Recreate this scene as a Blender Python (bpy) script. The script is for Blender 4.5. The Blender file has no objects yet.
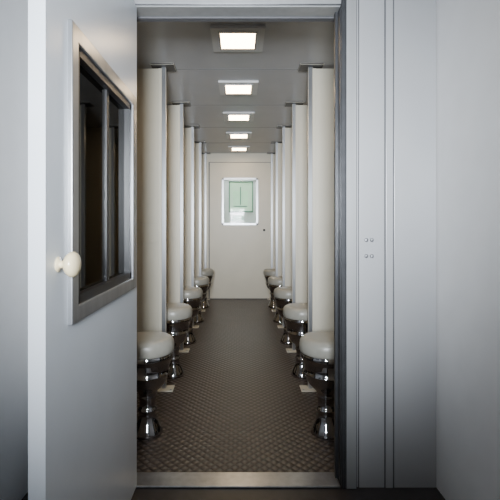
import bpy, bmesh, math
from mathutils import Vector, Matrix
S=0.9; U=0.00221; CAM=540*U
CEIL=CAM+523*U
def Y(z): return z*S
def X(u): return u*U
def Hh(u): return CAM+u*U
scene=bpy.context.scene
COL=scene.collection

# ---------- materials ----------
def mat(name,color,rough=0.5,metal=0.0,noise=0.0,nscale=8,bump=0.0,bscale=60,emit=None,estr=0,coat=0,aniso=None):
    m=bpy.data.materials.new(name); m.use_nodes=True
    nt=m.node_tree; b=nt.nodes['Principled BSDF']
    b.inputs['Base Color'].default_value=(*color,1)
    b.inputs['Roughness'].default_value=rough
    b.inputs['Metallic'].default_value=metal
    b.inputs['Coat Weight'].default_value=coat
    tc=nt.nodes.new('ShaderNodeTexCoord')
    if noise>0:
        n=nt.nodes.new('ShaderNodeTexNoise'); n.inputs['Scale'].default_value=nscale; n.inputs['Detail'].default_value=5
        mp=nt.nodes.new('ShaderNodeMapping')
        if aniso: mp.inputs['Scale'].default_value=aniso
        nt.links.new(tc.outputs['Object'],mp.inputs[0]); nt.links.new(mp.outputs[0],n.inputs['Vector'])
        r=nt.nodes.new('ShaderNodeValToRGB')
        r.color_ramp.elements[0].position=0.3; r.color_ramp.elements[1].position=0.7
        r.color_ramp.elements[0].color=(*[c*(1-noise) for c in color],1)
        r.color_ramp.elements[1].color=(*[min(1,c*(1+noise)) for c in color],1)
        nt.links.new(n.outputs['Fac'],r.inputs[0]); nt.links.new(r.outputs[0],b.inputs['Base Color'])
    if bump>0:
        n2=nt.nodes.new('ShaderNodeTexNoise'); n2.inputs['Scale'].default_value=bscale
        bp=nt.nodes.new('ShaderNodeBump'); bp.inputs['Strength'].default_value=bump; bp.inputs['Distance'].default_value=0.002
        nt.links.new(tc.outputs['Object'],n2.inputs['Vector']); nt.links.new(n2.outputs['Fac'],bp.inputs['Height'])
        nt.links.new(bp.outputs[0],b.inputs['Normal'])
    if emit:
        b.inputs['Emission Color'].default_value=(*emit,1); b.inputs['Emission Strength'].default_value=estr
    return m
M={}
M['cream']=mat('cream_paint',(0.66,0.62,0.51),0.4,noise=0.03,nscale=4,bump=0.1)
M['doorpaint']=mat('door_paint',(0.60,0.64,0.69),0.3,noise=0.03,nscale=5,bump=0.05,bscale=30)
M['wallpaint']=mat('wall_paint',(0.53,0.54,0.56),0.3,0.25,noise=0.03,nscale=3,bump=0.06,bscale=20)
M['white']=mat('white_paint',(0.88,0.88,0.88),0.5,noise=0.02)
M['ceil']=mat('ceiling_paint',(0.46,0.465,0.485),0.35,noise=0.04,nscale=5)
M['trim']=mat('lamp_trim',(0.62,0.62,0.62),0.4,noise=0.03)
M['seam']=mat('seam_dark',(0.12,0.12,0.13),0.6,noise=0.1)
M['cseam']=mat('ceiling_seam',(0.22,0.22,0.23),0.6,noise=0.1)
M['steel']=mat('brushed_steel',(0.40,0.41,0.43),0.3,0.85,noise=0.12,nscale=30,aniso=(1,1,0.05))
M['casing']=mat('casing_steel',(0.40,0.41,0.42),0.4,0.35,noise=0.06,nscale=30,aniso=(1,1,0.05))
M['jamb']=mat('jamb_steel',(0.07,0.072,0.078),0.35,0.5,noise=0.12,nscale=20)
M['dsteel']=mat('dark_steel',(0.07,0.07,0.075),0.4,0.4,noise=0.1)
M['chrome']=mat('chrome',(0.48,0.48,0.50),0.06,1.0,noise=0.02)
M['vinyl']=mat('seat_vinyl',(0.33,0.32,0.28),0.33,noise=0.05,nscale=20,bump=0.2,bscale=200)
M['black']=mat('black_rubber',(0.015,0.015,0.017),0.4,noise=0.1)
M['knob']=mat('ivory_knob',(0.74,0.63,0.40),0.3,noise=0.03,coat=0.4)
M['lampglow']=mat('lamp_diffuser',(1,0.95,0.85),0.4,noise=0.01,emit=(1,0.74,0.45),estr=26)
M['vglow']=mat('vestibule_diffuser',(1,1,1),0.4,noise=0.01,emit=(1,0.90,0.78),estr=4.5)
M['eglow']=mat('end_fill_glow',(1,1,1),0.4,noise=0.01,emit=(0.92,0.97,1.0),estr=22)  # glow for the added fill panel in the end room
M['lower']=mat('lower_wall_dark',(0.03,0.03,0.03),0.5,noise=0.1)
M['vfloor']=mat('vestibule_floor',(0.035,0.03,0.03),0.4,noise=0.2,nscale=20)
M['green']=mat('green_pane',(0.38,0.62,0.38),0.3,noise=0.15,nscale=3,emit=(0.45,0.75,0.45),estr=0.25)
M['lgreen']=mat('light_green_pane',(0.55,0.76,0.52),0.3,noise=0.05,nscale=3)
M['dgreen']=mat('dark_green_trim',(0.08,0.22,0.12),0.4,noise=0.1)

def glass(name,tint,fac):
    m=bpy.data.materials.new(name); m.use_nodes=True; nt=m.node_tree; nt.nodes.clear()
    o=nt.nodes.new('ShaderNodeOutputMaterial'); t=nt.nodes.new('ShaderNodeBsdfTransparent'); g=nt.nodes.new('ShaderNodeBsdfGlossy')
    t.inputs[0].default_value=(*tint,1); g.inputs['Roughness'].default_value=0.02
    mx=nt.nodes.new('ShaderNodeMixShader'); lw=nt.nodes.new('ShaderNodeLayerWeight'); lw.inputs[0].default_value=fac
    nt.links.new(lw.outputs['Fresnel'],mx.inputs[0]); nt.links.new(t.outputs[0],mx.inputs[1]); nt.links.new(g.outputs[0],mx.inputs[2]); nt.links.new(mx.outputs[0],o.inputs[0])
    return m
M['glassdark']=glass('tinted_glass',(0.10,0.13,0.12),0.27)
M['glass']=glass('clear_glass',(0.92,0.96,0.93),0.12)

def tread():
    m=bpy.data.materials.new('tread_floor'); m.use_nodes=True; nt=m.node_tree; b=nt.nodes['Principled BSDF']
    tc=nt.nodes.new('ShaderNodeTexCoord'); sp=nt.nodes.new('ShaderNodeSeparateXYZ'); nt.links.new(tc.outputs['Object'],sp.inputs[0])
    def math_(op,a,b_=None):
        n=nt.nodes.new('ShaderNodeMath'); n.operation=op
        for i,v in enumerate((a,b_)):
            if v is None: continue
            if isinstance(v,(int,float)): n.inputs[i].default_value=v
            else: nt.links.new(v,n.inputs[i])
        return n.outputs[0]
    k=2*math.pi/0.062
    sx=math_('SINE',math_('MULTIPLY',math_('ADD',sp.outputs[0],sp.outputs[1]),k*.62)); sy=math_('SINE',math_('MULTIPLY',math_('SUBTRACT',sp.outputs[0],sp.outputs[1]),k*.62))
    p=math_('MULTIPLY',sx,sy)
    a=math_('ABSOLUTE',p)
    h=math_('POWER',a,1.2)
    r=nt.nodes.new('ShaderNodeValToRGB')
    r.color_ramp.elements[0].color=(0.028,0.021,0.018,1); r.color_ramp.elements[1].color=(0.11,0.088,0.078,1)
    r.color_ramp.elements[0].position=0.05; r.color_ramp.elements[1].position=0.75
    nt.links.new(h,r.inputs[0]); 
    n=nt.nodes.new('ShaderNodeTexNoise'); n.inputs['Scale'].default_value=6; nt.links.new(tc.outputs['Object'],n.inputs['Vector'])
    mx=nt.nodes.new('ShaderNodeMix'); mx.data_type='RGBA'; mx.blend_type='OVERLAY'; mx.inputs[0].default_value=0.3
    nt.links.new(r.outputs[0],mx.inputs[6]); nt.links.new(n.outputs['Fac'],mx.inputs[7]); nt.links.new(mx.outputs[2],b.inputs['Base Color'])
    bp=nt.nodes.new('ShaderNodeBump'); bp.inputs['Strength'].default_value=0.7; bp.inputs['Distance'].default_value=0.004
    nt.links.new(h,bp.inputs['Height']); nt.links.new(bp.outputs[0],b.inputs['Normal'])
    b.inputs['Roughness'].default_value=0.33
    return m
M['tread']=tread()

# ---------- mesh builder ----------
class B:
    def __init__(s): s.bm=bmesh.new(); s.mats=[]
    def mi(s,k):
        if k not in s.mats: s.mats.append(k)
        return s.mats.index(k)
    def box(s,x0,x1,y0,y1,z0,z1,k,bev=0):
        r=bmesh.ops.create_cube(s.bm,size=1)
        v=r['verts']
        for q in v:
            q.co=Vector((x0+(q.co.x+.5)*(x1-x0), y0+(q.co.y+.5)*(y1-y0), z0+(q.co.z+.5)*(z1-z0)))
        fs=set(f for q in v for f in q.link_faces)
        i=s.mi(k)
        for f in fs: f.material_index=i
        if bev>0:
            es=set(e for q in v for e in q.link_edges)
            bmesh.ops.bevel(s.bm,geom=list(es),offset=bev,segments=2,affect='EDGES',profile=0.5)
        return s
    def lathe(s,prof,k,c=(0,0,0),axis='Z',n=48,kk=None):
        rings=[]
        for p in prof:
            r,h=p[0],p[1]
            if r<1e-5: 
                rings.append([s._v(0,0,h,c,axis)]*n)
            else:
                rings.append([s._v(r*math.cos(2*math.pi*i/n),r*math.sin(2*math.pi*i/n),h,c,axis) for i in range(n)])
        for j in range(len(rings)-1):
            m=prof[j+1][2] if len(prof[j+1])>2 else k
            idx=s.mi(m)
            for i in range(n):
                a=[rings[j][i],rings[j][(i+1)%n],rings[j+1][(i+1)%n],rings[j+1][i]]
                u=[]
                for q in a:
                    if q not in u: u.append(q)
                if len(u)>=3:
                    try:
                        f=s.bm.faces.new(u); f.smooth=True; f.material_index=idx
                    except ValueError: pass
        return s
    def _v(s,x,y,h,c,axis):
        if axis=='Z': co=(x,y,h)
        elif axis=='X': co=(h,x,y)
        else: co=(x,-h,y)
        return s.bm.verts.new(Vector(co)+Vector(c))
    def obj(s,name,loc=(0,0,0),parent=None):
        bmesh.ops.recalc_face_normals(s.bm,faces=s.bm.faces)
        me=bpy.data.meshes.new(name); s.bm.to_mesh(me); s.bm.free()
        for k in s.mats: me.materials.append(M[k])
        o=bpy.data.objects.new(name,me); COL.objects.link(o); o.location=loc
        if parent: o.parent=parent
        return o
def empty(name,loc=(0,0,0)):
    e=bpy.data.objects.new(name,None); COL.objects.link(e); e.location=loc; e.empty_display_size=0.1; return e

# ---------- shell ----------
YW0,YW1=Y(2.06),Y(2.18)
YB=Y(7.3)
XL,XR=X(-640),X(620)
VL,VR=-0.95,X(404)
YR=-0.9
YE=YB+1.15
b=B(); b.box(XL-.1,XR+.1,YW0+0.02,YE+.1,-0.1,0,'tread'); b.obj('floor')
b=B(); b.box(XL-.1,XR+.1,YR-.1,YW0+0.02,-0.1,-0.0,'vfloor'); b.obj('floor_vestibule')
b=B(); b.box(XL-.1,XR+.1,YR-.1,YE+.1,CEIL,CEIL+.1,'ceil')
for k in range(5):
    yy=Y(3.3+k) if k<4 else Y(7.27)
    b.box(XL,XR,yy+.05,yy+.056,CEIL-.0015,CEIL+.01,'cseam')
b.obj('ceiling')
for nm,x0,x1 in (('wall_left',XL-.1,XL),('wall_right',XR,XR+.1)):
    b=B(); b.box(x0,x1,YW1,YE,0.4,CEIL,'cream'); b.box(x0,x1,YW1,YE,0,0.4,'lower'); b.obj(nm)
b=B(); b.box(VL-.1,VL,YR,YW0,0,CEIL,'white'); b.obj('wall_vestibule_left')
b=B(); b.box(VR,VR+.1,YR,YW0,0,CEIL,'white'); b.obj('wall_vestibule_right')
b=B(); b.box(VL-.1,VR+.1,YR-.1,YR,0,CEIL,'wallpaint'); b.obj('wall_vestibule_rear')

OL,OR,OT=X(-236),X(208),Hh(451)
b=B()
b.box(XL-.1,OL,YW0,YW1,0,CEIL,'wallpaint')
b.box(OR,XR+.1,YW0,YW1,0,CEIL,'wallpaint')
b.box(OL,OR,YW0,YW1,OT,CEIL,'wallpaint')
def px(p): return (p-240)*2.06*U
yp=YW0-.004
b.box(px(358),px(359.3),YW0-.002,YW0+.01,0.0,CEIL-.001,'seam')
b.box(px(359),px(384),yp,YW0+.01,0.0,CEIL-.001,'wallpaint',0.0015)
b.box(px(384),px(385.5),YW0-.002,YW0+.01,0.0,CEIL-.001,'seam')
b.box(px(385.5),px(392.5),yp-.003,YW0+.01,0.0,CEIL-.001,'wallpaint',0.002)
b.box(px(392.5),px(394),YW0-.002,YW0+.01,0.0,CEIL-.001,'seam')
b.box(px(394),VR-.001,yp,YW0+.01,0.0,CEIL-.001,'wallpaint',0.0015)
b.obj('wall_front')
b=B()
t=.004
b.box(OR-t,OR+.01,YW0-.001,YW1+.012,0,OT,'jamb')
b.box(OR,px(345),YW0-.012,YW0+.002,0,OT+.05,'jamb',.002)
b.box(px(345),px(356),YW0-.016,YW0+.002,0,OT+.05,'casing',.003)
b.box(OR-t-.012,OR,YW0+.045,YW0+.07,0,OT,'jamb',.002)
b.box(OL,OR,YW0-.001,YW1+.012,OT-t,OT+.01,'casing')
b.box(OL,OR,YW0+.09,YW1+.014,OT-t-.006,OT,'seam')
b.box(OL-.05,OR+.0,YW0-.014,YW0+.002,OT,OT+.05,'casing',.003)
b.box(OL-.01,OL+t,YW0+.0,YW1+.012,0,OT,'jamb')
b.obj('trim_doorframe')
b=B(); b.box(OL+t,OR-t,YW0-.01,YW0+.095,0.0,.012,'steel',.004); b.obj('trim_threshold')
b=B()
for sx in (366,371.5):
    for sz in (240,256):
        b.lathe([(0,0.007),(.005,.007),(.009,.003),(.009,-.002)],'steel',c=(px(sx),YW0-.004,CAM-(sz-225)*2.06*U),axis='Y',n=16)
b.obj('wall_screws')

# ---------- open door ----------
DX=X(-212); DT=.042
dy0,dy1=Y(1.09),YW0-.006
wy0,wy1=Y(1.232),Y(1.99); wz0,wz1=Hh(-124),Hh(254)
dr=empty('door_1',(DX,dy1,0))
def rel(o):
    o.parent=dr; o.matrix_parent_inverse=Matrix.Translation(-Vector(dr.location)); return o
fr=.030
b=B(); x0,x1=DX-DT,DX
i=fr*0.5
b.box(x0,x1,dy0,wy0+i,.012,OT-.01,'doorpaint'); b.box(x0,x1,wy1-i,dy1,.012,OT-.01,'doorpaint')
b.box(x0,x1,wy0+i,wy1-i,.012,wz0+i,'doorpaint'); b.box(x0,x1,wy0+i,wy1-i,wz1-i,OT-.01,'doorpaint')
rel(b.obj('leaf'))
b=B(); fw=.046
b.box(DX-.004,DX+.012,wy0,wy0+fw,wz0,wz1,'steel',.003)
b.box(DX-.004,DX+.012,wy1-fw,wy1,wz0,wz1,'steel',.003)
b.box(DX-.004,DX+.0115,wy0+.002,wy1-.002,wz0,wz0+fw,'steel',.003)
b.box(DX-.004,DX+.0115,wy0+.002,wy1-.002,wz1-fw,wz1,'steel',.003)
g=fw-.004
for (a0,a1,c0,c1) in ((wy0+g,wy0+g+.03,wz0+g,wz1-g),(wy1-g-.03,wy1-g,wz0+g,wz1-g),(wy0+g,wy1-g,wz0+g,wz0+g+.03),(wy0+g,wy1-g,wz1-g-.03,wz1-g)):
    b.box(DX-DT-.02,DX+.004,a0,a1,c0,c1,'black')
b.box(DX-DT-.01,DX-.012,(wy0+wy1)/2+.02,(wy0+wy1)/2+.045,wz0+g,wz1-g,'black')
rel(b.obj('window_frame'))
b=B(); b.box(DX-.024,DX-.020,wy0+fw,wy1-fw,wz0+fw,wz1-fw,'glassdark'); rel(b.obj('window_pane'))
kz=Hh(-46); ky=Y(1.165)
b=B(); b.lathe([(0,-.001),(.020,0),(.020,.003),(.010,.006),(.009,.014),(.016,.018),(.026,.024),(.033,.034),(.033,.042),(.026,.050),(.012,.054),(0,.055)],'knob',c=(DX,ky,kz),axis='X',n=36)
rel(b.obj('knob'))
b=B()
for hz in (.25,1.1,1.95):
    b.lathe([(0,0),(.008,0),(.008,.1),(0,.1)],'steel',c=(DX-DT-.006,dy1-.004,hz),n=16)
rel(b.obj('hinges'))

# ---------- stools ----------
prof=[(0,0),(.088,0),(.088,.008),(.085,.020),(.076,.040),(.066,.060),(.056,.082),(.050,.105),(.049,.125),(.054,.130),(.054,.140),(.048,.145),
 (.045,.165),(.046,.190),(.052,.205),(.052,.215),(.050,.222),(.060,.245),(.080,.262),(.100,.285),(.112,.310),(.118,.335),(.128,.342),(.128,.350),(.120,.356),(.125,.385),(.134,.412),(.139,.430),
 (.145,.434),(.148,.446),(.146,.460),(.142,.464)]
prof=[(r,h,'chrome') for r,h in prof]+[(r,h,'vinyl') for r,h in [(.146,.466),(.151,.478),(.152,.502),(.149,.524),(.140,.540),(.125,.549),(.09,.554),(.04,.556),(0,.556)]]
zs=[2.61+n for n in range(5)]
for z in zs:
    for xu in (-241,224):
        b=B(); b.lathe(prof,'chrome',n=56); b.obj('counter_stool' ,(X(xu),Y(z),0))

# ---------- partitions ----------
def partition(xe,side,y):
    b=B(); wall=XL if side<0 else XR
    xa,xb=sorted((xe+side*.03,wall))
    top=CEIL-.02; bot=.36
    b.box(xa,xb,-.014,.014,bot,top,'cream',.002)
    mid=Hh(-60)
    b.box(xa,xb,-.0165,.0165,mid,mid+.012,'cream',.001)
    b.box(xa,xb,-.0165,.0165,mid+.14,mid+.146,'cream',.001)
    p0,p1=sorted((xe,xe+side*.032))
    b.box(p0,p1,-.018,.018,0.006,CEIL,'steel',.002)
    w0,w1=sorted((xe+side*.032,xe+side*.055))
    b.box(w0,w1,-.02,.02,0.006,top,'cream',.002)
    c=xe+side*.02
    b.box(c-.085,c+.085,-.07,.07,CEIL-.012,CEIL,'dsteel',.002)
    b.box(c-.075,c+.075,-.06,.045,0,.008,'cream',.002)
    for dx in (-.06,.06):
        b.lathe([(0,.014),(.006,.013),(.008,.008),(.008,.006)],'steel',c=(c+dx,-.045,0),n=12)
    return b.obj('booth_partition',(0,y,0))
for k in range(4):
    partition(X(-243),-1,Y(3.3+k)); partition(X(224),1,Y(3.3+k))
partition(X(-243),-1,YB-.025); partition(X(224),1,YB-.025)

# ---------- ceiling lights ----------
for k in range(5):
    yy=Y(2.8+k); b=B(); o=.16; i_=.105
    for (a0,a1,c0,c1) in ((-o,o,-o,-i_),(-o,o,i_,o),(-o,-i_,-i_,i_),(i_,o,-i_,i_)):
        b.box(a0,a1,c0,c1,-.016,0,'trim')
    for (a0,a1,c0,c1) in ((-i_-.01,i_+.01,-i_-.01,-i_),(-i_-.01,i_+.01,i_,i_+.01),(-i_-.01,-i_,-i_,i_),(i_,i_+.01,-i_,i_)):
        b.box(a0,a1,c0,c1,-.020,-.0,'steel')
    b.box(-i_,i_,-i_,i_,-.019,-.004,'lampglow')
    b.obj('ceiling_light',(X(-6),yy,CEIL))
b=B(); b.box(-.26,.26,-.2,.2,-.03,0,'steel',.004); b.box(-.23,.23,-.17,.17,-.034,-.02,'vglow'); b.obj('vestibule_unseen_light',(0.25,0.9,CEIL))

# ---------- back wall ----------
def bx(p): return (p-240)*7.3*U
def bz(p): return CAM-(p-225)*7.3*U
wx0,wx1,wz0b,wz1b=bx(222),bx(258),bz(225),bz(178)
b=B(); fw=.03
b.box(XL-.1,wx0+.01,YB,YB+.06,0,CEIL,'cream'); b.box(wx1-.01,XR+.1,YB,YB+.06,0,CEIL,'cream')
b.box(wx0+.01,wx1-.01,YB,YB+.06,0,wz0b+.01,'cream'); b.box(wx0+.01,wx1-.01,YB,YB+.06,wz1b-.01,CEIL,'cream')
b.obj('wall_back')
b=B(); d0,d1=bx(210),bx(271); dt=bz(163)
for (a0,a1,c0,c1) in ((d0,wx0+.01,0.012,dt),(wx1-.01,d1,0.012,dt),(wx0+.01,wx1-.01,0.012,wz0b+.01),(wx0+.01,wx1-.01,wz1b-.01,dt)):
    b.box(a0,a1,YB-.012,YB-.0005,c0,c1,'cream')
for (a0,a1,c0,c1) in ((wx0,wx0+fw,wz0b,wz1b),(wx1-fw,wx1,wz0b,wz1b),(wx0,wx1,wz0b,wz0b+fw),(wx0,wx1,wz1b-fw,wz1b)):
    b.box(a0,a1,YB-.024,YB-.008,c0,c1,'steel')
b.box(wx0+.02,wx1-.02,YB+.02,YB+.024,wz0b+.02,wz1b-.02,'glass')
b.lathe([(0,.05),(.016,.045),(.018,.035),(.008,.02),(.008,0)],'dsteel',c=(bx(264),YB-.012,bz(230)),axis='Y',n=20)
b.obj('door_2')
b=B()
b.box(d0-.02,d0-.006,YB-.006,YB+.01,0,dt+.01,'seam'); b.box(d1+.006,d1+.02,YB-.006,YB+.01,0,dt+.01,'seam'); b.box(d0-.02,d1+.02,YB-.006,YB+.01,dt+.006,dt+.014,'seam')
b.box(XL,XR,YB-.004,YB+.01,0,.012,'seam')
b.obj('trim_1')
zE=YE/S
def ex(p): return (p-240)*zE*U
def ez(p): return CAM-(p-225)*zE*U
b=B(); b.box(XL-.1,XR+.1,YE,YE+.1,0,CEIL,'white'); b.obj('wall_end')
b=B(); b.box(ex(230),ex(252),YE-.02,YE-.0,ez(211),ez(182),'lgreen')
for (a,c,d,e) in ((229,253,182.5,181.5),(229,253,212.5,211),(229,230,212,181.5),(252,253,212,181.5)):
    b.box(ex(a),ex(c),YE-.03,YE-.001,ez(d),ez(e),'dgreen')
b.box(ex(233),ex(248),YE-.024,YE-.001,ez(208),ez(191),'green')
b.box(ex(240),ex(241),YE-.026,YE-.001,ez(205),ez(187),'dgreen')
b.box(ex(234),ex(247),YE-.026,YE-.001,ez(207),ez(206),'dgreen')
b.box(ex(232),ex(244),YE-.05,YE,ez(220.5),ez(215.5),'dgreen',.005)
b.obj('window_1')
b=B(); b.box(-.25,.25,-.2,.2,-.03,0,'steel',.004); b.box(-.22,.22,-.17,.17,-.034,-.02,'eglow'); b.obj('vestibule_unseen_light',(0,YB+.6,CEIL))  # added fill panel, out of view, brightens the room behind the far window

def area(name,loc,rot,sx,sy,p,c,spread=180):
    l=bpy.data.lights.new(name,'AREA'); l.shape='RECTANGLE'; l.size=sx; l.size_y=sy; l.energy=p; l.color=c; l.spread=math.radians(spread)
    o=bpy.data.objects.new(name,l); COL.objects.link(o); o.location=loc; o.rotation_euler=rot; return o
area('daylight',(-0.1,-.85,1.5),(math.radians(90),0,0),.45,.5,32,(0.88,0.94,1.0),58)

w=bpy.data.worlds.new('World'); scene.world=w; w.use_nodes=True
w.node_tree.nodes['Background'].inputs[0].default_value=(.5,.55,.6,1); w.node_tree.nodes['Background'].inputs[1].default_value=.1

cam=bpy.data.cameras.new('camera'); co=bpy.data.objects.new('camera',cam); COL.objects.link(co)
co.location=(0,0,CAM); co.rotation_euler=(math.pi/2,0,0)
cam.sensor_width=36; cam.lens=36*(S/U)/500; cam.shift_x=.02; cam.shift_y=-.05; cam.clip_start=.02
scene.camera=co
